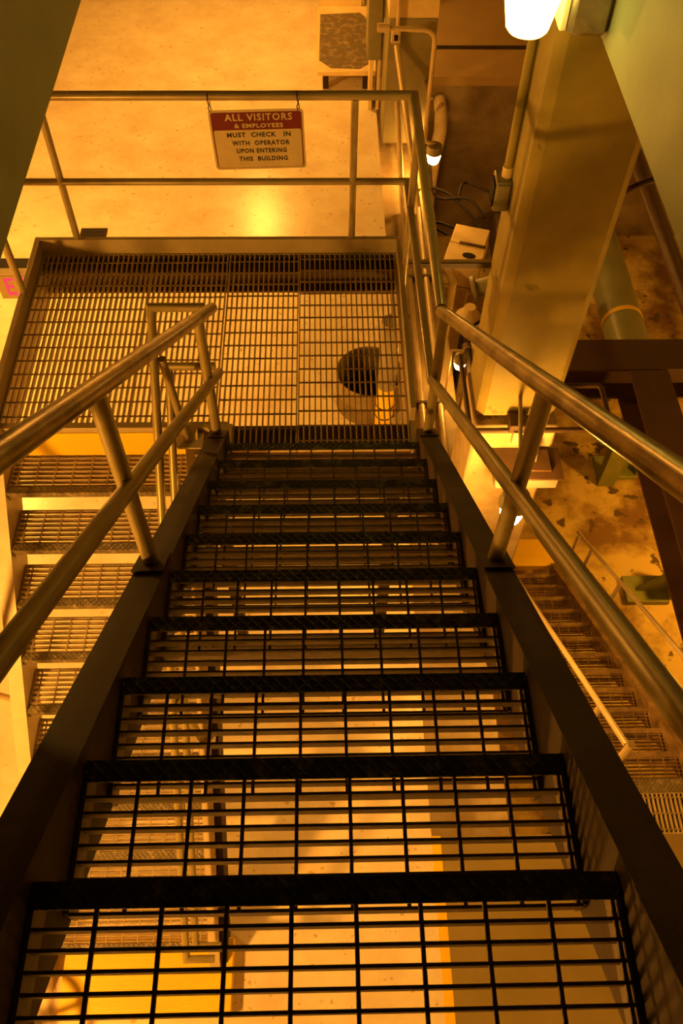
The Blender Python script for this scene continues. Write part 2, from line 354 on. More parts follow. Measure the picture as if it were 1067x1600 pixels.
# ------------------------------------------------------------------ rails
PR = 0.0245
def foot(parent, x, y, z, sl=0.0, m='stair_steel'):
    b = MB(); b.prism([(y-0.06, z+sl*-0.06), (y+0.06, z+sl*0.06), (y+0.06, z+sl*0.06+0.01), (y-0.06, z+sl*-0.06+0.01)], 'X', x-0.045, x+0.045)
    return b.build('foot_plate', M[m], parent)
g = thing('guardrail', 'pipe guardrail around the far and right edges of the grating landing', 'railing', (-0.6, 1.43, 0.1))
MB().tube([(-1.705, 0.10, 0.98), (-1.705, 1.43, 0.98), (0.495, 1.43, 0.985), (0.50, -0.17, 0.975)], PR).build('top_rail', M['rail_light'], g)
MB().tube([(-1.705, 0.10, 0.475), (-1.705, 1.43, 0.475), (0.495, 1.43, 0.475), (0.50, -0.17, 0.545)], 0.020).build('mid_rail', M['rail_light'], g)
for (x, y, z0, z1) in ((-1.47, 1.43, 0.06, 0.965), (0.185, 1.43, 0.06, 0.965), (-1.705, 0.95, 0.05, 0.96)):
    MB().tube([(x, y, z0), (x, y, z1)], 0.021).build('post', M['rail_light'], g)
MB().tube([(0.50, 1.18, -0.2), (0.50, 1.18, 0.96)], 0.021).build('post', M['rail_light'], g)
def stair_rail(x, label, top, mid, posts):
    h = thing('handrail', label, 'railing', (x, -1.56, 1.24))
    MB().tube(top, PR+0.001).build('top_rail', M['rail_worn'], h)
    MB().tube(mid, PR-0.001).build('mid_rail', M['rail'], h)
    for (y, z0, z1) in posts:
        pp = MB().tube([(x, y, z0), (x, y, z1)], 0.0235).build('post', M['rail'], h)
        foot(pp, x, y, z0-0.005, SL)
    return h
stair_rail(0.515, 'worn olive pipe handrail up the right side of the dark staircase',
           [(0.50, -0.19, 0.975), (0.50, -1.55, 2.005), (0.50, -3.3, 3.34)], [(0.50, -0.19, 0.56), (0.50, -1.55, 1.605), (0.50, -3.3, 2.95)],
           [(-0.20, 0.20, 0.975), (-1.56, 1.245, 2.0), (-2.76, 2.155, 2.90)])
stair_rail(-0.515, 'worn olive pipe handrail up the left side of the dark staircase',
           [(-0.50, 0.09, 0.745), (-0.50, -1.55, 2.005), (-0.50, -3.3, 3.35)], [(-0.50, 0.02, 0.40), (-0.50, -1.55, 1.63), (-0.50, -3.3, 2.98)],
           [(-0.20, 0.20, 0.96), (-1.56, 1.245, 2.0), (-2.76, 2.155, 2.90)])

# ------------------------------------------------------------------ left flight down to the cream floor
LR, LN = 0.23, 0.2104
ls = thing('staircase', 'tan grating stair with yellow foot going down left of the dark stair', 'staircase', (-1.18, -1.2, FZ))
LSL = LR/LN
stringer(-1.745, -1.665, -2.33, 0.0, LSL, 0, 0.035, 0.24, +1, M['left_steel'], ls)
stringer(-0.715, -0.650, -2.33, 0.0, LSL, 0, 0.035, 0.24, -1, M['left_steel'], ls)
stringer(-0.649, -0.610, -2.33, -0.12, LSL, 0, -0.02, 0.20, 1, M['stair_steel'], ls, name='shade_channel')  # dark channel added for the shaded inside of the inner stringer
# tread grating: joined bars, too fine in the photograph to pick apart
b = MB()
for i in range(8): b.box(-0.465, 0.465, 0.050+0.0295*i, 0.056+0.0295*i, -0.028, 0)
for i in range(10): b.box(-0.43+0.095*i-0.0035, -0.43+0.095*i+0.0035, 0.042, 0.262, -0.008, 0.0008)
lg = b.mesh('grating', M['dusty_bar'])
b = MB()
for s in (-1, 1): b.box(s*0.468-0.004, s*0.468+0.004, 0, 0.266, -0.06, 0.002)
b.box(-0.466, 0.466, 0.260, 0.2655, -0.03, 0)
ltread = b.mesh('tread', M['dusty_bar'])
ln = MB().prism([(0, 0.003), (0.042, 0.003), (0.042, -0.002), (0.006, -0.002), (0.006, -0.036), (0, -0.036)], 'X', -0.468, 0.468).mesh('nosing', M['nosing_light'])
for j in range(1, 11):
    y, z = -0.2373-LN*(j-1), -LR*j
    t = link('tread', ltread, ls, (-1.19+1.18, y+1.2, z-FZ)); link('nosing', ln, t); link('grating', lg, t, kind='stuff')
MB().box(-1.60, -0.575, -2.455, -2.05, FZ, FZ+0.085, b=0.006).build('foot_pad', M['yellow'], ls, label='yellow painted pad at the foot of the stair')
# rails of the left flight
h = thing('handrail', 'looped pipe handrail on the inner side of the tan left stair', 'railing', (-0.78, -1.0, -1.0))
s1 = -1.105
MB().tube([(-0.53, 0.085, 0.755), (-0.775, 0.085, 0.755), (-0.775, 0.05, 0.70), (-0.775, -2.24, 0.70+s1*2.29), (-0.62, -2.24, 0.70+s1*2.29)], 0.021).build('top_rail', M['rail'], h)
MB().tube([(-0.53, 0.13, 0.33), (-0.765, 0.13, 0.33), (-0.765, 0.10, 0.27), (-0.765, -2.14, 0.27+s1*2.14), (-0.62, -2.14, 0.27+s1*2.14)], 0.021).build('mid_rail', M['rail'], h)
for y in (-0.057, -1.2):
    pp = MB().tube([(-0.74, y, 0.70+s1*(0.05-y)-0.01), (-0.70, y, 0.035+LSL*y)], 0.020).build('post', M['rail'], h)
    MB().box(-0.76, -0.62, y-0.05, y+0.05, LSL*y+0.028, LSL*y+0.04, b=0.003).build('foot_plate', M['left_steel'], pp)
h = thing('handrail', 'cream pipe handrail bolted outside the tan left stair', 'railing', (-1.85, -1.0, -1.0))
MB().tube([(-1.86, 0.1, 0.98), (-1.86, -0.2, 0.70), (-1.86, -2.12, 0.70-LSL*1.92), (-1.86, -2.12, FZ)], 0.021).build('top_rail', M['conduit'], h)
for y in (-0.06, -0.98, -1.85):
    z = LSL*y-0.14
    pp = MB().tube([(-1.755, y, z), (-1.86, y, z+0.10), (-1.86, y, z+0.88)], 0.020).build('post', M['conduit'], h)
    q = MB().box(-1.757, -1.748, y-0.05, y+0.05, z-0.09, z+0.09, b=0.002).build('bolt_plate', M['left_steel'], pp)

# ------------------------------------------------------------------ stair down into the pit
PRI, PRU, PY0 = 0.19, 0.2474, -1.085
PSL = -PRI/PRU
pz = lambda y: FZ + PSL*(y-PY0)
ps = thing('staircase', 'rusty grating stair going down into the pit on the right', 'staircase', (2.15, 0.5, LZ))
for (x0, x1, wi) in ((1.70, 1.775, 1), (2.575, 2.65, -1)):
    stringer(x0, x1, PY0+0.02, 2.10, PSL, FZ-PSL*PY0, 0.05, 0.22, wi, M['pit_bar'], ps)
b = MB()
for i in range(8): b.box(-0.397, 0.397, -0.052-0.0275*i, -0.047-0.0275*i, -0.028, 0)
for i in range(9): b.box(-0.37+0.0925*i-0.003, -0.37+0.0925*i+0.003, -0.25, -0.04, -0.008, 0.0008)
pg = b.mesh('grating', M['pit_bar'])
pn = MB().prism([(0, 0.003), (-0.04, 0.003), (-0.04, -0.002), (-0.006, -0.002), (-0.006, -0.034), (0, -0.034)], 'X', -0.40, 0.40).mesh('nosing', M['pit_bar'])
pt = MB()
for s in (-1, 1): pt.box(s*0.398-0.004, s*0.398+0.004, -0.26, 0, -0.06, 0.002)
pt.box(-0.396, 0.396, -0.2595, -0.254, -0.03, 0)
ptm = pt.mesh('tread', M['pit_bar'])
for j in range(1, 13):
    t = link('tread', ptm, ps, (2.175-2.15, PY0+PRU*j-0.5, FZ-PRI*j-LZ)); link('nosing', pn, t); link('grating', pg, t, kind='stuff')
MB().box(1.72, 2.64, 2.06, 2.42, LZ, LZ+0.11, b=0.008).build('foot_pad', M['yellow'], ps, label='yellow pad at the foot of the pit stair')
for x, lb in ((1.672, 'orange lit pipe handrail on the near side of the pit stair'), (2.68, 'pale pipe handrail on the far side of the pit stair by the wall')):
    h = thing('handrail', lb, 'railing', (x, 0, -2.6))
    zr = lambda y: -1.20 + (-0.86)*(y+1.30)
    if x < 2:
        MB().tube([(x, -1.30, -1.20), (x, 2.05, zr(2.05))], 0.019).build('top_rail', M['conduit'], h)
        for y in (-1.32, -0.95, 0.35, 1.9): MB().tube([(x, y, max(pz(y)-0.05, LZ) if y > PY0 else FZ), (x, y, zr(y)+(0.06 if y < -1.3 else -0.01))], 0.021).build('post', M['conduit'], h)
    else:
        zr = lambda y: -2.46 - 0.765*(y+0.16)
        MB().tube([(x, -1.0, zr(-1.0)), (x, 2.0, zr(2.0))], 0.019).build('top_rail', M['conduit'], h)
        for y in (-0.9, 0.92, 1.6, 1.95): MB().tube([(x, y, zr(y)-0.5 if y < 1.5 else LZ), (x, y, zr(y)-0.01)], 0.019).build('post', M['conduit'], h)
# floor trench grating and checker plate at the head of the pit stair
g = thing('trench_grating', 'small floor grating let into the olive floor by the pit stair', 'grating', (2.3, -1.32, FZ))
MB().box(1.71, 2.94, -1.458, -1.19, FZ-0.18, FZ-0.10).build('trench_bottom', M['hole'], g)
b = MB()
for x in (1.71, 2.94): b.box(x-0.006, x+0.006, -1.455, -1.19, FZ-0.11, FZ)
b.box(1.71, 2.94, -1.46, -1.452, FZ-0.11, FZ); b.box(1.71, 2.94, -1.194, -1.188, FZ-0.11, FZ)
b.build('rim', M['landing_bar'], g)
gb = bar_mesh(0.258, 'Y', 0.013, 0.03, M['landing_bar'], 'bearing_bar')
for i in range(40): link('bearing_bar', gb, g, Vector((1.725+0.0305*i, -1.453, FZ-0.002))-g.location)
gr = MB().box(1.712, 2.938, -0.004, 0.004, -0.012, 0.0).mesh('cross_rod', M['rod'])
for y in (-1.43, -1.325, -1.22): link('cross_rod', gr, g, Vector((0, y, FZ-0.001))-g.location)
tag(MB().box(1.70, 2.95, -1.187, -1.09, FZ-0.15, FZ+0.003).build('checker_plate', M['nosing_light']), 'tan checker plate strip at the head of the pit stair', 'plate')

# ------------------------------------------------------------------ sign on the guardrail
sg = thing('hanging_sign', 'maroon and cream metal sign hanging from the landing guardrail', 'sign', (-0.33, 1.39, 0.73))
tilt = math.radians(-4)
R3 = Matrix.Rotation(math.radians(1.2), 3, 'Y')
def sign_plate(w, h, r, y0, y1, m, name, zo=0.0):
    pts = []
    for (cx, cz, a0) in ((w/2-r, h/2-r, 0), (-w/2+r, h/2-r, 90), (-w/2+r, -h/2+r, 180), (w/2-r, -h/2+r, 270)):
        for k in range(4): a = math.radians(a0+30*k); pts.append((cx+r*math.cos(a), cz+zo+r*math.sin(a)))
    b = MB(); b.prism(pts, 'Y', y0, y1)
    return link(name, b.mesh(name, m), sg)
SW, SH = 0.505, 0.36
plates = [sign_plate(SW, SH, 0.018, 0.0, 0.004, M['sign_cream'], 'plate'), sign_plate(SW-0.022, SH-0.022, 0.014, -0.0012, 0.0, M['sign_maroon'], 'border'),
          sign_plate(SW-0.034, 0.232, 0.010, -0.0022, -0.0012, M['sign_cream'], 'panel', -0.050)]
def sign_line(txt, z, size, x, wide, m):
    me = text_mesh(txt, size, m, bold=0.0012, spacing=1.15, wide=wide); o = link('lettering', me, sg, (x, -0.0032, z)); o.rotation_euler = (math.radians(90), 0, 0)
sign_line('ALL VISITORS', 0.139, 0.056, 0.012, 0.36, M['sign_cream']); sign_line('& EMPLOYEES', 0.090, 0.034, 0.010, 0.262, M['sign_cream'])
sign_line('MUST  CHECK   IN', 0.036, 0.037, 0.005, 0.345, M['sign_black']); sign_line('WITH  OPERATOR', -0.014, 0.037, 0.012, 0.315, M['sign_black'])
sign_line('UPON ENTERING', -0.062, 0.037, 0.012, 0.275, M['sign_black']); sign_line('THIS  BUILDING', -0.112, 0.037, 0.018, 0.27, M['sign_black'])
sg.rotation_euler = (math.radians(3), math.radians(-1.6), 0)
sg.location = (-0.335, 1.43, 0.73)
for x in (-0.24, 0.225):
    zt = 0.98-0.73
    pts = [(x, 0.0, 0.172), (x-0.004, -0.010, 0.20), (x+0.004, -0.028, zt-0.02), (x, -0.026, zt+0.008), (x, 0.0, zt+0.028), (x+0.003, 0.026, zt+0.005), (x+0.004, 0.010, zt-0.04), (x+0.010, 0.004, 0.172)]
    link('hanging_wire', MB().tube(pts, 0.0028, 6).mesh('hanging_wire', M['black']), sg)

# exit sign bracketed to the left side of the landing
e = thing('exit_sign', 'exit sign box with pink letters behind the left end of the landing', 'sign', (-1.96, 1.65, -0.45))
MB().box(-2.16, -1.76, 1.63, 1.69, -0.56, -0.345, b=0.006).build('housing', M['sign_cream'], e)
MB().box(-2.15, -1.77, 1.624, 1.63, -0.552, -0.362).build('face', M['exit_face'], e)
me = text_mesh('EXIT', 0.20, M['pink'], bold=0.002, wide=0.25, depth=0.002); o = link('lettering', me, e, Vector((-1.975, 1.622, -0.455))-e.location, label='pink lit letters'); o.rotation_euler = (math.radians(90), 0, 0)
MB().tube([(-1.80, 1.66, -0.36), (-1.80, 1.66, -0.13), (-1.70, 1.435, -0.13)], 0.012, 8).build('bracket', M['stair_steel'], e)

# ------------------------------------------------------------------ lamps (each globe is the light source)
def jar_lamp(label, loc, r, power, tint=LAMP_TINT, cap=M['grey_box'], hgt=1.5, group=None, name='jar_lamp', capw=1.15):
    x, y, z = loc                                                        # z: underside of the globe
    t = thing(name, label, 'lamp', (x, y, z), group)
    H = r*hgt
    MB().lathe([(0, 0), (r*0.62, 0.0), (r*0.72, r*0.12), (r*0.92, H*0.55), (r, H), (0, H)], 20, (x, y, z)).build('globe', emit('glowing_globe', tint, power), t)
    MB().lathe([(0, H*1.001), (r*capw*0.97, H*0.995), (r*capw, H+r*0.12), (r*1.12, H+r*0.5), (r*1.0, H+r*1.1), (r*0.55, H+r*1.35), (0, H+r*1.4)], 20, (x, y, z)).build('cap', cap, t)
    return t
# pendants over the hall, outside the photograph's frame (the cream floor shows theirs; the olive floor and pit side ones are added)
def pendant(label, loc, power, top, tint=LAMP_TINT):
    t = jar_lamp(label, loc, 0.13, power, tint, name='pendant_lamp')
    MB().tube([(loc[0], loc[1], loc[2]+0.36), (loc[0], loc[1], top)], 0.012, 8).build('stem', M['conduit'], t)
pendant('pendant lamp over the far cream floor', (-0.9, 8.5, 0.02), PW['floor_far'], 6)
pendant('pendant lamp over the floor left of the landing', (-4.0, 3.4, 0.2), PW['floor_left'], 6)
pendant('pendant lamp under the upper slab near the stair head', (-2.9, -3.2, 0.3), PW['floor_near'], 2.1)
pendant('added unseen lamp lighting the olive floor right of the dark stair', (3.4, -3.2, -0.5), PW['olive_floor_fill'], 2.1, PIT_TINT)  # added out of view to light the olive floor
pendant('added unseen lamp brightening the pit right of the steel frame', (4.9, 1.6, -3.0), PW['pit_fill'], 6, PIT_TINT)  # added out of view to brighten the pit floor and brackets
pendant('pendant lamp over the far end of the pit', (4.4, 5.6, 0.6), PW['pit_far'], 6, PIT_TINT)

# gooseneck lamp at the far pilaster
gl = jar_lamp('small glowing jar lamp on a gooseneck pipe beyond the landing', (1.32, 6.15, -2.52), 0.085, PW['gooseneck'], cap=M['galv'], name='gooseneck_lamp')
arc = [(0.62, 6.15, -0.99), (1.08, 6.15, -1.01)]
for k in range(1, 6):
    a = math.radians(18*k); arc.append((1.08+0.12*math.sin(a), 6.15, -1.01-0.12*(1-math.cos(a))))
arc += [(1.20, 6.15, -2.25)]
MB().tube(arc, 0.026, 10).build('gooseneck_pipe', M['conduit'], gl)
MB().tube([(0.60, 6.15, -0.99), (0.72, 6.15, -0.99)], 0.045, 10).build('pipe_elbow', M['conduit'], gl)
MB().box(1.17, 1.24, 6.13, 6.49, -1.75, -1.72).build('wall_clamp', M['conduit'], gl)
MB().tube([(1.20, 6.15, -2.25), (1.32, 6.15, -2.29)], 0.022, 8).build('lamp_holder', M['conduit'], gl)
# switch and conduit on the pilaster
sw = thing('wall_switch', 'cream wall switch with black toggle on the far olive pilaster', 'switch', (0.86, 6.47, -1.2))
MB().box(0.77, 0.87, 6.43, 6.498, -1.30, -1.16, b=0.008).build('box', M['conduit'], sw)
MB().box(0.80, 0.84, 6.415, 6.43, -1.26, -1.20, b=0.004).build('toggle', M['black'], sw)
cd = tag(MB().tube([(0.84, 6.46, 1.5), (0.83, 6.46, -1.16)], 0.02, 8).build('conduit', M['conduit']), 'thin cream conduit rising above the wall switch', 'conduit')
for (x, z, P0, lb) in ((0.95, -2.75, (0.88, 6.46, -1.96), 'inner cream conduit running along the concrete ledge'), (1.13, -2.74, (0.83, 6.44, -1.31), 'outer cream conduit from the switch along the concrete ledge')):
    tt = thing('conduit', lb, 'conduit', (x, 3, z))
    MB().tube([P0, (x, 5.6, z), (x, 0.95, z)], 0.032, 12).build('pipe', M['conduit'], tt)
    for y in (4.4, 2.6): MB().box(x-0.06, x+0.06, y-0.015, y+0.015, -2.799, z+0.036).build('strap', M['dark_pipe'], tt)

# lamp by the ledge, lamp on the pillar, lamp at the stair opening
lt = jar_lamp('small glowing jar lamp hanging low between ledge and pillar', (1.285, 2.76, -2.42), 0.058, PW['ledge'], name='ledge_lamp')
MB().tube([(1.285, 2.76, -2.26), (1.285, 2.76, -2.20), (1.19, 2.76, -2.20), (1.19, 2.76, -2.8)], 0.012, 8).build('arm', M['conduit'], lt)
pl = jar_lamp('bright jar lamp in front of the pillar under a grey box', (1.205, 0.195, -1.155), 0.085, PW['pillar'], tint=LAMP_TINT, hgt=2.0, capw=1.2, name='pillar_lamp')
MB().tube([(1.205, 0.20, -0.88), (1.205, 0.20, -0.80), (1.215, 0.27, -0.76), (1.30, 0.895, -0.76)], 0.014, 8).build('arm', M['grey_box'], pl)
bx = thing('junction_box', 'grey lidded box on the front of the lit pillar', 'electrical box', (1.55, 0.7, -1.5))
MB().box(1.18, 1.62, 0.58, 0.838, -1.36, -1.24, b=0.012).build('body', M['grey_box'], bx)
MB().box(1.16, 1.64, 0.56, 0.838, -1.24, -1.222, b=0.005).build('lid', M['dark_pipe'], bx)  # dark colour stands for the unlit top of the box
MB().box(1.36, 1.56, 0.62, 0.80, -1.222, -1.20, b=0.004).build('raised_frame', M['dark_pipe'], bx)
MB().tube([(1.46, 0.70, -1.21), (1.46, 0.74, -1.12), (1.40, 0.80, -1.10), (1.40, 0.835, -1.10)], 0.012, 8).build('handle', M['dark_pipe'], bx)
fx = thing('wall_fixture', 'grey metal mounting box at the right stairwell wall with the white lamp', 'fixture', (1.07, 0.7, 1.9))
MB().box(0.985, 1.149, 0.58, 0.88, 1.705, 2.25, b=0.02).build('body', M['galv'], fx)
MB().box(0.955, 0.985, 0.60, 0.88, 1.72, 2.24, b=0.006).build('side_plate', M['lit_side_white'], fx, label='side plate coloured white for the lamp light on it')
sl = jar_lamp('big white glowing jar lamp at the top beside the stairwell wall', (0.825, 0.60, 1.725), 0.118, PW['stair'], tint=TUBE_TINT, hgt=1.9, name='stair_lamp')
MB().tube([(0.825, 0.60, 2.08), (0.825, 0.62, 2.18), (0.955, 0.70, 2.15)], 0.016, 8).build('arm', M['galv'], sl)

# conduit and box down the pillar's left face
cp = thing('conduit', 'olive conduit down the side of the concrete pillar to a box', 'conduit', (1.0, 1.2, 1.0))
MB().tube([(1.015, 1.24, 3.4), (1.015, 1.24, 0.66)], 0.024, 12).build('pipe', M['pillar'], cp)
MB().tube([(1.015, 1.24, 0.70), (1.015, 1.24, 0.64)], 0.03, 12).build('coupling', M['cream_box'], cp)
jb = thing('junction_box', 'olive box on the side of the concrete pillar below the conduit', 'electrical box', (1.0, 1.2, 0.6))
MB().box(0.955, 1.039, 1.17, 1.30, 0.46, 0.64, b=0.006).build('body', M['olive_box'], jb)
MB().box(0.962, 1.03, 1.160, 1.17, 0.47, 0.63, b=0.003).build('cover', M['olive_box'], jb)
MB().box(0.945, 0.955, 1.185, 1.28, 0.48, 0.62, b=0.003).build('side_plate', M['black'], jb)

# tie bar from landing to pillar; dark pipe clamped across the pillar
tb = thing('tie_bar', 'dark tie bar between the landing corner and the pillar', 'bar', (0.75, 1.33, -0.02))
MB().box(0.486, 1.039, 1.315, 1.345, -0.020, -0.008).build('bar', M['conduit'], tb)
MB().box(0.486, 1.039, 1.305, 1.315, -0.045, -0.008).build('web', M['dark_pipe'], tb)
dp = thing('pipe', 'thin dark pipe crossing in front of the pillar', 'pipe', (1.5, 0.80, -1.0))
MB().tube([(0.99, 1.5, -0.99), (0.99, 0.82, -0.99), (1.0, 0.80, -0.99), (1.93, 0.80, -0.99), (1.95, 0.82, -0.99), (1.95, 1.18, -0.99), (1.93, 1.2, -0.99), (1.62, 1.2, -0.99)], 0.019, 10).build('run', M['dark_pipe'], dp)
cb = MB().box(1.24, 1.36, 0.76, 0.90, -0.97, -0.90, b=0.006).build('clamp', M['dark_pipe'], dp)
MB().box(1.27, 1.33, 0.74, 0.78, -1.06, -0.95, b=0.004).build('clamp_jaw', M['conduit'], cb)
vp = thing('pipe', 'black pipe run in the pit beside the ledge and small lamp', 'pipe', (1.40, 3, -2.5))
MB().tube([(1.425, 3.45, LZ), (1.425, 3.45, -2.54), (1.42, 3.38, -2.5), (1.385, 2.0, -2.5), (1.385, 1.9, -2.6), (1.385, 1.9, LZ)], 0.034, 10).build('run', M['black'], vp)
for y in (2.5, 3.1): MB().tube([(1.405, y-0.03, -2.5), (1.405, y+0.03, -2.5)], 0.046, 10).build('collar', M['dark_pipe'], vp)

# ------------------------------------------------------------------ pit: valves, box, cables
PB = thing('instrument_box', 'cream box on a post with black oval window and cables in the pit', 'instrument box', (1.75, 4.95, -3.2))
Rb = Matrix.Rotation(math.radians(-18), 3, 'Z')
def rb(x0, x1, y0, y1, z0, z1, b=0.01): return MB().box(x0, x1, y0, y1, z0, z1, b=b, rot=Rb, at=(1.66, 5.05, -2.95))
rb(-0.21, 0.21, -0.34, 0.0, -0.20, 0.12).build('front_housing', M['cream_box'], PB)
rb(-0.21, 0.19, 0.02, 0.34, -0.20, 0.12).build('rear_housing', M['cream_box'], PB)
rb(-0.225, 0.225, -0.355, 0.015, -0.235, -0.20, 0.005).build('base_flange', M['cream_box'], PB)
rb(-0.10, 0.20, -0.008, 0.028, 0.09, 0.135, 0.004).build('strap', M['dark_pipe'], PB)
o = link('window', MB().lathe([(0, 0.0), (0.075, 0.0), (0.075, 0.006), (0, 0.008)], 18).mesh('window', M['black']), PB, (0.06-0.09-0.02, -0.17-0.02+0.13, 0.371))
o.location = Vector((1.66, 5.05, -2.95)) + Rb @ Vector((0.05, -0.18, 0.12)) - PB.location; o.scale = (1, 0.62, 1); o.rotation_euler = (0, 0, math.radians(-18))
rb(-0.06, 0.10, -0.30, -0.12, -2.05, -0.235, 0.006).build('post', M['cream_box'], PB)
for dx, dz in ((-0.2, 0.0), (-0.23, 0.0)): pass
cables = [[(1.22, 6.6, -2.6), (1.22, 6.2, -2.95), (1.28, 5.75, -3.0), (1.42, 5.5, -2.88), (1.60, 5.36, -2.86)],
          [(1.34, 6.7, -2.6), (1.36, 6.3, -2.95), (1.45, 6.0, -2.9), (1.75, 5.85, -2.8), (1.90, 5.55, -2.84)],
          [(1.16, 6.0, -2.8), (1.30, 6.15, -2.85), (1.55, 6.0, -2.85), (1.80, 5.6, -2.9), (1.86, 5.4, -2.9)],
          [(1.15, 5.7, -2.8), (1.30, 5.5, -2.9), (1.46, 5.35, -2.92)],
          [(1.64, 5.9, -2.85), (1.68, 6.05, -2.75), (1.78, 6.08, -2.75), (2.10, 5.82, -2.75), (2.16, 5.7, -2.78), (2.14, 5.3, -2.9), (2.0, 4.95, -3.0)]]
for i, c in enumerate(cables):
    # smooth the run
    P = [Vector(q) for q in c]; out = []
    for k in range(len(P)-1):
        p0, p1, p2, p3 = P[max(k-1, 0)], P[k], P[k+1], P[min(k+2, len(P)-1)]
        for s in range(5):
            u = s/5; out.append(0.5*((2*p1)+(p2-p0)*u+(2*p0-5*p1+4*p2-p3)*u*u+(3*p1-p0-3*p2+p3)*u**3))
    out.append(P[-1]); MB().tube(out, 0.017, 7).build('cable', M['black'], PB)
vl = thing('valve_pipework', 'olive flanged pipe and valve bodies in the pit by the pillar', 'pipework', (1.6, 4.3, LZ))
Rf = Matrix.Rotation(math.radians(62), 3, 'X') @ Matrix.Rotation(math.radians(14), 3, 'Y')
MB().lathe([(0, 0), (0.155, 0), (0.16, 0.02), (0.155, 0.045), (0.11, 0.05), (0.11, 0.45), (0, 0.45)], 24, (1.64, 4.32, -2.86), Matrix.Rotation(math.radians(70), 3, 'Y')).build('flanged_pipe', M['olive_box'], vl)
MB().tube([(1.98, 4.32, -2.74), (2.1, 4.32, -2.78), (2.12, 4.32, -3.0), (2.12, 4.32, LZ)], 0.10, 14).build('drop_pipe', M['olive_box'], vl)
MB().tube([(1.36, 4.9, -3.2), (1.36, 4.82, -2.98), (1.42, 4.70, -2.92), (1.47, 4.62, -3.0), (1.47, 4.6, LZ)], 0.045, 12).build('pipe_bend', M['cream_box'], vl)
MB().lathe([(0, -0.15), (0.09, -0.13), (0.16, -0.03), (0.15, 0.06), (0.09, 0.12), (0.06, 0.20), (0, 0.2)], 18, (1.56, 3.95, -2.95)).build('valve_body', M['cream_box'], vl)
MB().lathe([(0, -0.1), (0.12, -0.08), (0.14, 0.03), (0.08, 0.10), (0, 0.12)], 18, (1.66, 3.66, -3.0)).build('valve_body', M['ledge'], vl)
MB().tube([(1.56, 3.95, -3.08), (1.56, 3.95, LZ)], 0.07, 12).build('riser', M['ledge'], vl)
MB().tube([(1.66, 3.66, -3.08), (1.66, 3.66, LZ)], 0.06, 12).build('riser', M['ledge'], vl)
MB().tube([(1.50, 3.72, -2.9), (1.62, 3.8, -2.85), (1.75, 3.95, -2.9), (1.66, 4.2, -3.0)], 0.014, 7).build('hose', M['black'], vl)
# curved pipe under the far floor edge
tag(MB().tube([(1.58, 7.99, -2.8), (1.58, 7.7, -2.82), (1.56, 7.45, -2.95), (1.48, 7.2, -3.2), (1.44, 7.05, -3.5), (1.44, 7.0, LZ)], 0.085, 12).build('pipe', M['ledge']), 'stubby bent pipe under the far edge of the pit', 'pipe')
tag(MB().box(2.55, 4.0, 7.2, 7.9, LZ, LZ+0.5, b=0.02).build('machine_base', M['pit_wall']), 'dark block on the pit floor under the far edge', 'machine base')

# steel frame over the pit
sf = thing('steel_frame', 'dark brown steel beam frame over the pit at right', 'beam frame', (3.0, 2.0, FZ))
ibeam('X', 1.75, 5.99, 3.0, -2.5, 0.40, 0.42, M['brown_beam'], sf, 'cross_beam', t=0.025)
ibeam('Y', -1.09, 2.79, 3.115, -2.502, 0.37, 0.42, M['brown_beam'], sf, 'long_beam', t=0.025)
MB().box(1.78, 1.98, 2.9, 3.1, LZ, -2.92, b=0.006).build('leg', M['brown_beam'], sf)
# green pipe along the pit and dark pipe above
gp = thing('pipe', 'large green pipe with yellow band running along the pit', 'pipe', (3.45, 4, -3.4))
MB().tube([(3.45, 3.0, -3.42), (3.45, 7.99, -3.42)], 0.225, 28).build('run', M['green_pipe'], gp)
MB().tube([(3.45, 4.40, -3.42), (3.45, 4.455, -3.42)], 0.230, 28).build('yellow_band', M['yellow'], gp)
for y in (3.3, 6.0): MB().box(3.35, 3.55, y-0.06, y+0.06, LZ, -3.63).build('saddle', M['green_steel'], gp)
bp = thing('pipe', 'brown pipe slanting away beside the right stairwell wall', 'pipe', (3.15, 3.5, -1.6))
MB().tube([(3.17, -1.6, -1.62), (3.17, 7.99, -1.62)], 0.075, 16).build('run', M['dark_pipe'], bp)
MB().tube([(3.17, -1.6, -1.545), (3.17, -1.6, -2.5)], 0.075, 16).build('drop', M['dark_pipe'], bp)
cl = tag(MB().tube([(1.59, 1.2, 0.52), (1.72, 1.2, 0.60), (1.84, 1.2, 0.66), (1.90, 1.2, 0.74), (1.92, 1.2, 0.84), (1.905, 1.2, 0.98), (1.86, 1.2, 1.14), (1.80, 1.2, 2.0)], 0.018, 10).build('conduit', M['dark_pipe']), 'bent brown conduit leaving the right side of the pillar', 'conduit')
# green gusset brackets on the pit floor
for (x, y, lb) in ((3.62, 3.45, 'green gusseted bracket on the pit floor beyond the cross beam'), (3.62, 1.72, 'green gusseted bracket on the pit floor beside the stair')):
    t = thing('floor_bracket', lb, 'bracket', (x, y, LZ))
    MB().box(x-0.26, x+0.22, y-0.12, y+0.22, LZ, LZ+0.07, b=0.008).build('base_plate', M['green_steel'], t)
    MB().prism([(x-0.14, LZ+0.07), (x+0.22, LZ+0.07), (x+0.22, LZ+0.55)], 'Y', y+0.02, y+0.06).build('gusset', M['green_steel'], t)
    MB().box(x+0.20, x+0.24, y-0.10, y+0.22, LZ+0.07, LZ+0.46).build('upright', M['green_steel'], t)

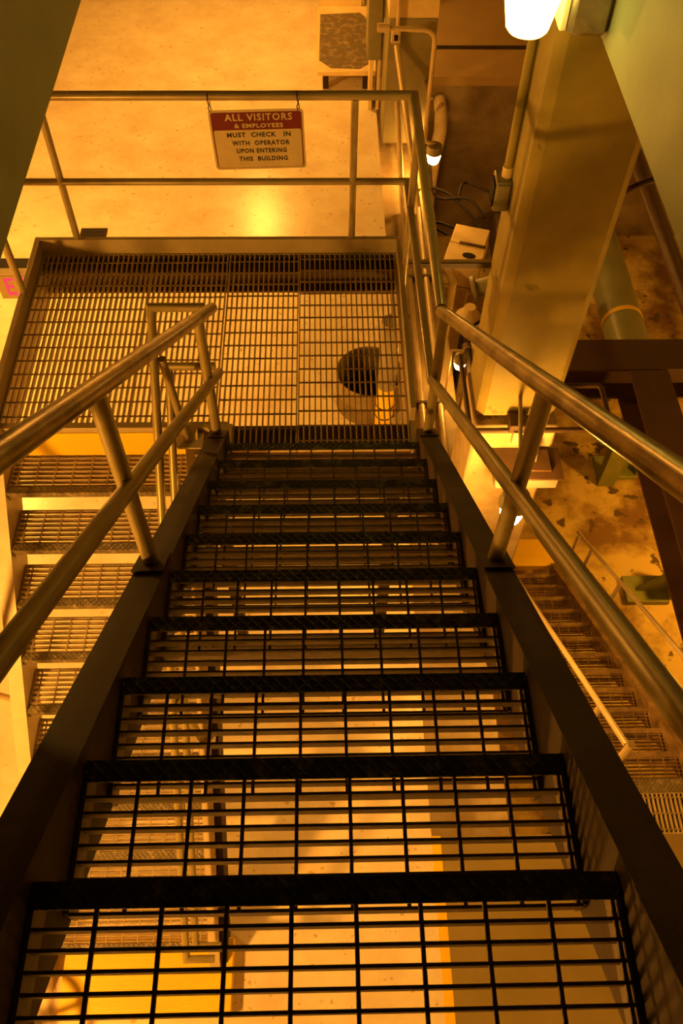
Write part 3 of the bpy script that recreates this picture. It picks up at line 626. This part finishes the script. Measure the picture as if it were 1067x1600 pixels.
# ------------------------------------------------------------------ things on the cream floor
dr = thing('drum', 'open topped steel drum on the cream floor under the landing', 'drum', (0.425, 2.42, FZ))
MB().lathe([(0.0, 0.02), (0.285, 0.02), (0.285, 0.39), (0.30, 0.40), (0.305, 0.38), (0.296, 0.21), (0.303, 0.20), (0.296, 0.19), (0.30, 0.0), (0, 0.0)], 36, (0.425, 2.42, FZ)).build('shell', M['tin'], dr)
MB().lathe([(0, 0.025), (0.282, 0.025), (0.282, 0.06), (0, 0.06)], 30, (0.425, 2.42, FZ)).build('black_disc', M['hole'], dr)  # black disc lying on the drum bottom
yp = thing('standpipe', 'standpipe with yellow ringed foot beside the drum', 'pipe', (0.535, 2.03, FZ))
MB().tube([(0.535, 2.03, FZ+0.62), (0.535, 2.03, FZ+1.35)], 0.075, 18).build('upper_pipe', M['grey_box'], yp, label='grey upper length')
MB().tube([(0.535, 2.03, FZ), (0.535, 2.03, FZ+0.63)], 0.078, 18).build('yellow_foot', M['yellow'], yp)
for z in (0.12, 0.27, 0.40): MB().tube([(0.535, 2.03, FZ+z), (0.535, 2.03, FZ+z+0.014)], 0.081, 18).build('ring', M['black'], yp)
df = thing('floor_drain', 'small dark square floor drain near the landing post', 'drain', (-2.44, 4.74, FZ))
MB().box(-2.58, -2.30, 4.56, 4.92, FZ+0.0005, FZ+0.012, b=0.003).build('cover', M['stair_steel'], df)
b = MB()
for i in range(5): b.box(-2.55, -2.33, 4.60+0.06*i, 4.63+0.06*i, FZ+0.012, FZ+0.016)
b.build('slots', M['hole'], df, kind='stuff')
tag(MB().box(-3.9, -2.35, 4.28, 4.42, FZ+0.0005, FZ+0.02, b=0.004).build('dark_strip', M['hole']), 'dark strip on the floor at the left beyond the exit sign', 'dark_strip')  # thin black strip laid on the cream floor
# cabinet with worn mat and bench beyond the guardrail
bn = thing('mat_stand', 'low cream stand with a worn grimy mat before the far cabinet', 'stand', (0.36, 8.3, FZ))
b = MB(); b.box(-0.03, 0.74, 7.64, 9.3, FZ+0.19, FZ+0.25, b=0.008); b.build('deck', M['cream_box'], bn)
pts = [(0.0, 7.9), (0.14, 7.72), (0.5, 7.70), (0.68, 7.88), (0.66, 8.9), (0.55, 9.1), (0.02, 9.05)]
MB().prism(pts, 'Z', FZ+0.25, FZ+0.258).build('worn_mat', M['grime'], bn)
for x in (0.08, 0.58):
    for y in (7.72, 9.2): MB().box(x-0.035, x+0.035, y-0.035, y+0.035, FZ, FZ+0.19, b=0.004).build('leg', M['stair_steel'], bn)
cab = thing('cabinet', 'tall cream and olive cabinet at the top behind the mat stand', 'cabinet', (0.4, 9.6, FZ))
MB().box(0.0, 0.62, 9.32, 9.9, FZ, 0.2, b=0.01).build('body', M['cream_box'], cab)
MB().box(0.03, 0.58, 9.30, 9.32, FZ+0.08, 0.15, b=0.004).build('door', M['cream_box'], cab)
MB().box(0.52, 0.545, 9.27, 9.30, FZ+0.6, FZ+0.72, b=0.003).build('handle', M['dark_pipe'], cab)
c2 = thing('cabinet', 'narrow olive cabinet between the mat stand and the far pilaster', 'cabinet', (0.72, 7.6, FZ))
MB().box(0.56, 0.735, 7.16, 7.60, -1.86, 0.4, b=0.008).build('body', M['olive_box'], c2)
MB().box(0.575, 0.72, 7.145, 7.16, -1.80, 0.3, b=0.003).build('door', M['olive_box'], c2)
MB().box(0.60, 0.64, 7.22, 7.54, FZ, -1.86).build('leg', M['cream_box'], c2)
MB().box(0.69, 0.725, 7.22, 7.54, FZ, -1.86).build('leg', M['cream_box'], c2)
hw = thing('hand_valve', 'dark maroon hand wheel at the foot of the tan left stair', 'valve', (-1.86, -2.56, FZ))
C0 = Vector((-1.86, -2.56, -2.02))
ring = [C0+Vector((0.21*math.cos(2*math.pi*k/28), 0.21*math.sin(2*math.pi*k/28), 0)) for k in range(29)]
MB().tube(ring, 0.020, 8, cap=False).build('rim', M['maroon'], hw)
for k in range(5):
    a = 2*math.pi*k/5+0.3; MB().tube([C0+Vector((0, 0, -0.015)), C0+Vector((0.2*math.cos(a), 0.2*math.sin(a), 0))], 0.014, 8).build('spoke', M['maroon'], hw)
MB().lathe([(0, -0.04), (0.04, -0.04), (0.045, 0), (0.03, 0.03), (0, 0.03)], 14, tuple(C0)).build('hub', M['maroon'], hw)
MB().lathe([(0, 0), (0.13, 0), (0.13, 0.03), (0.07, 0.05), (0.06, 0.22), (0.03, 0.26), (0.018, 0.27), (0.018, 0.47), (0, 0.47)], 16, (-1.86, -2.56, FZ)).build('valve_body', M['dark_pipe'], hw)
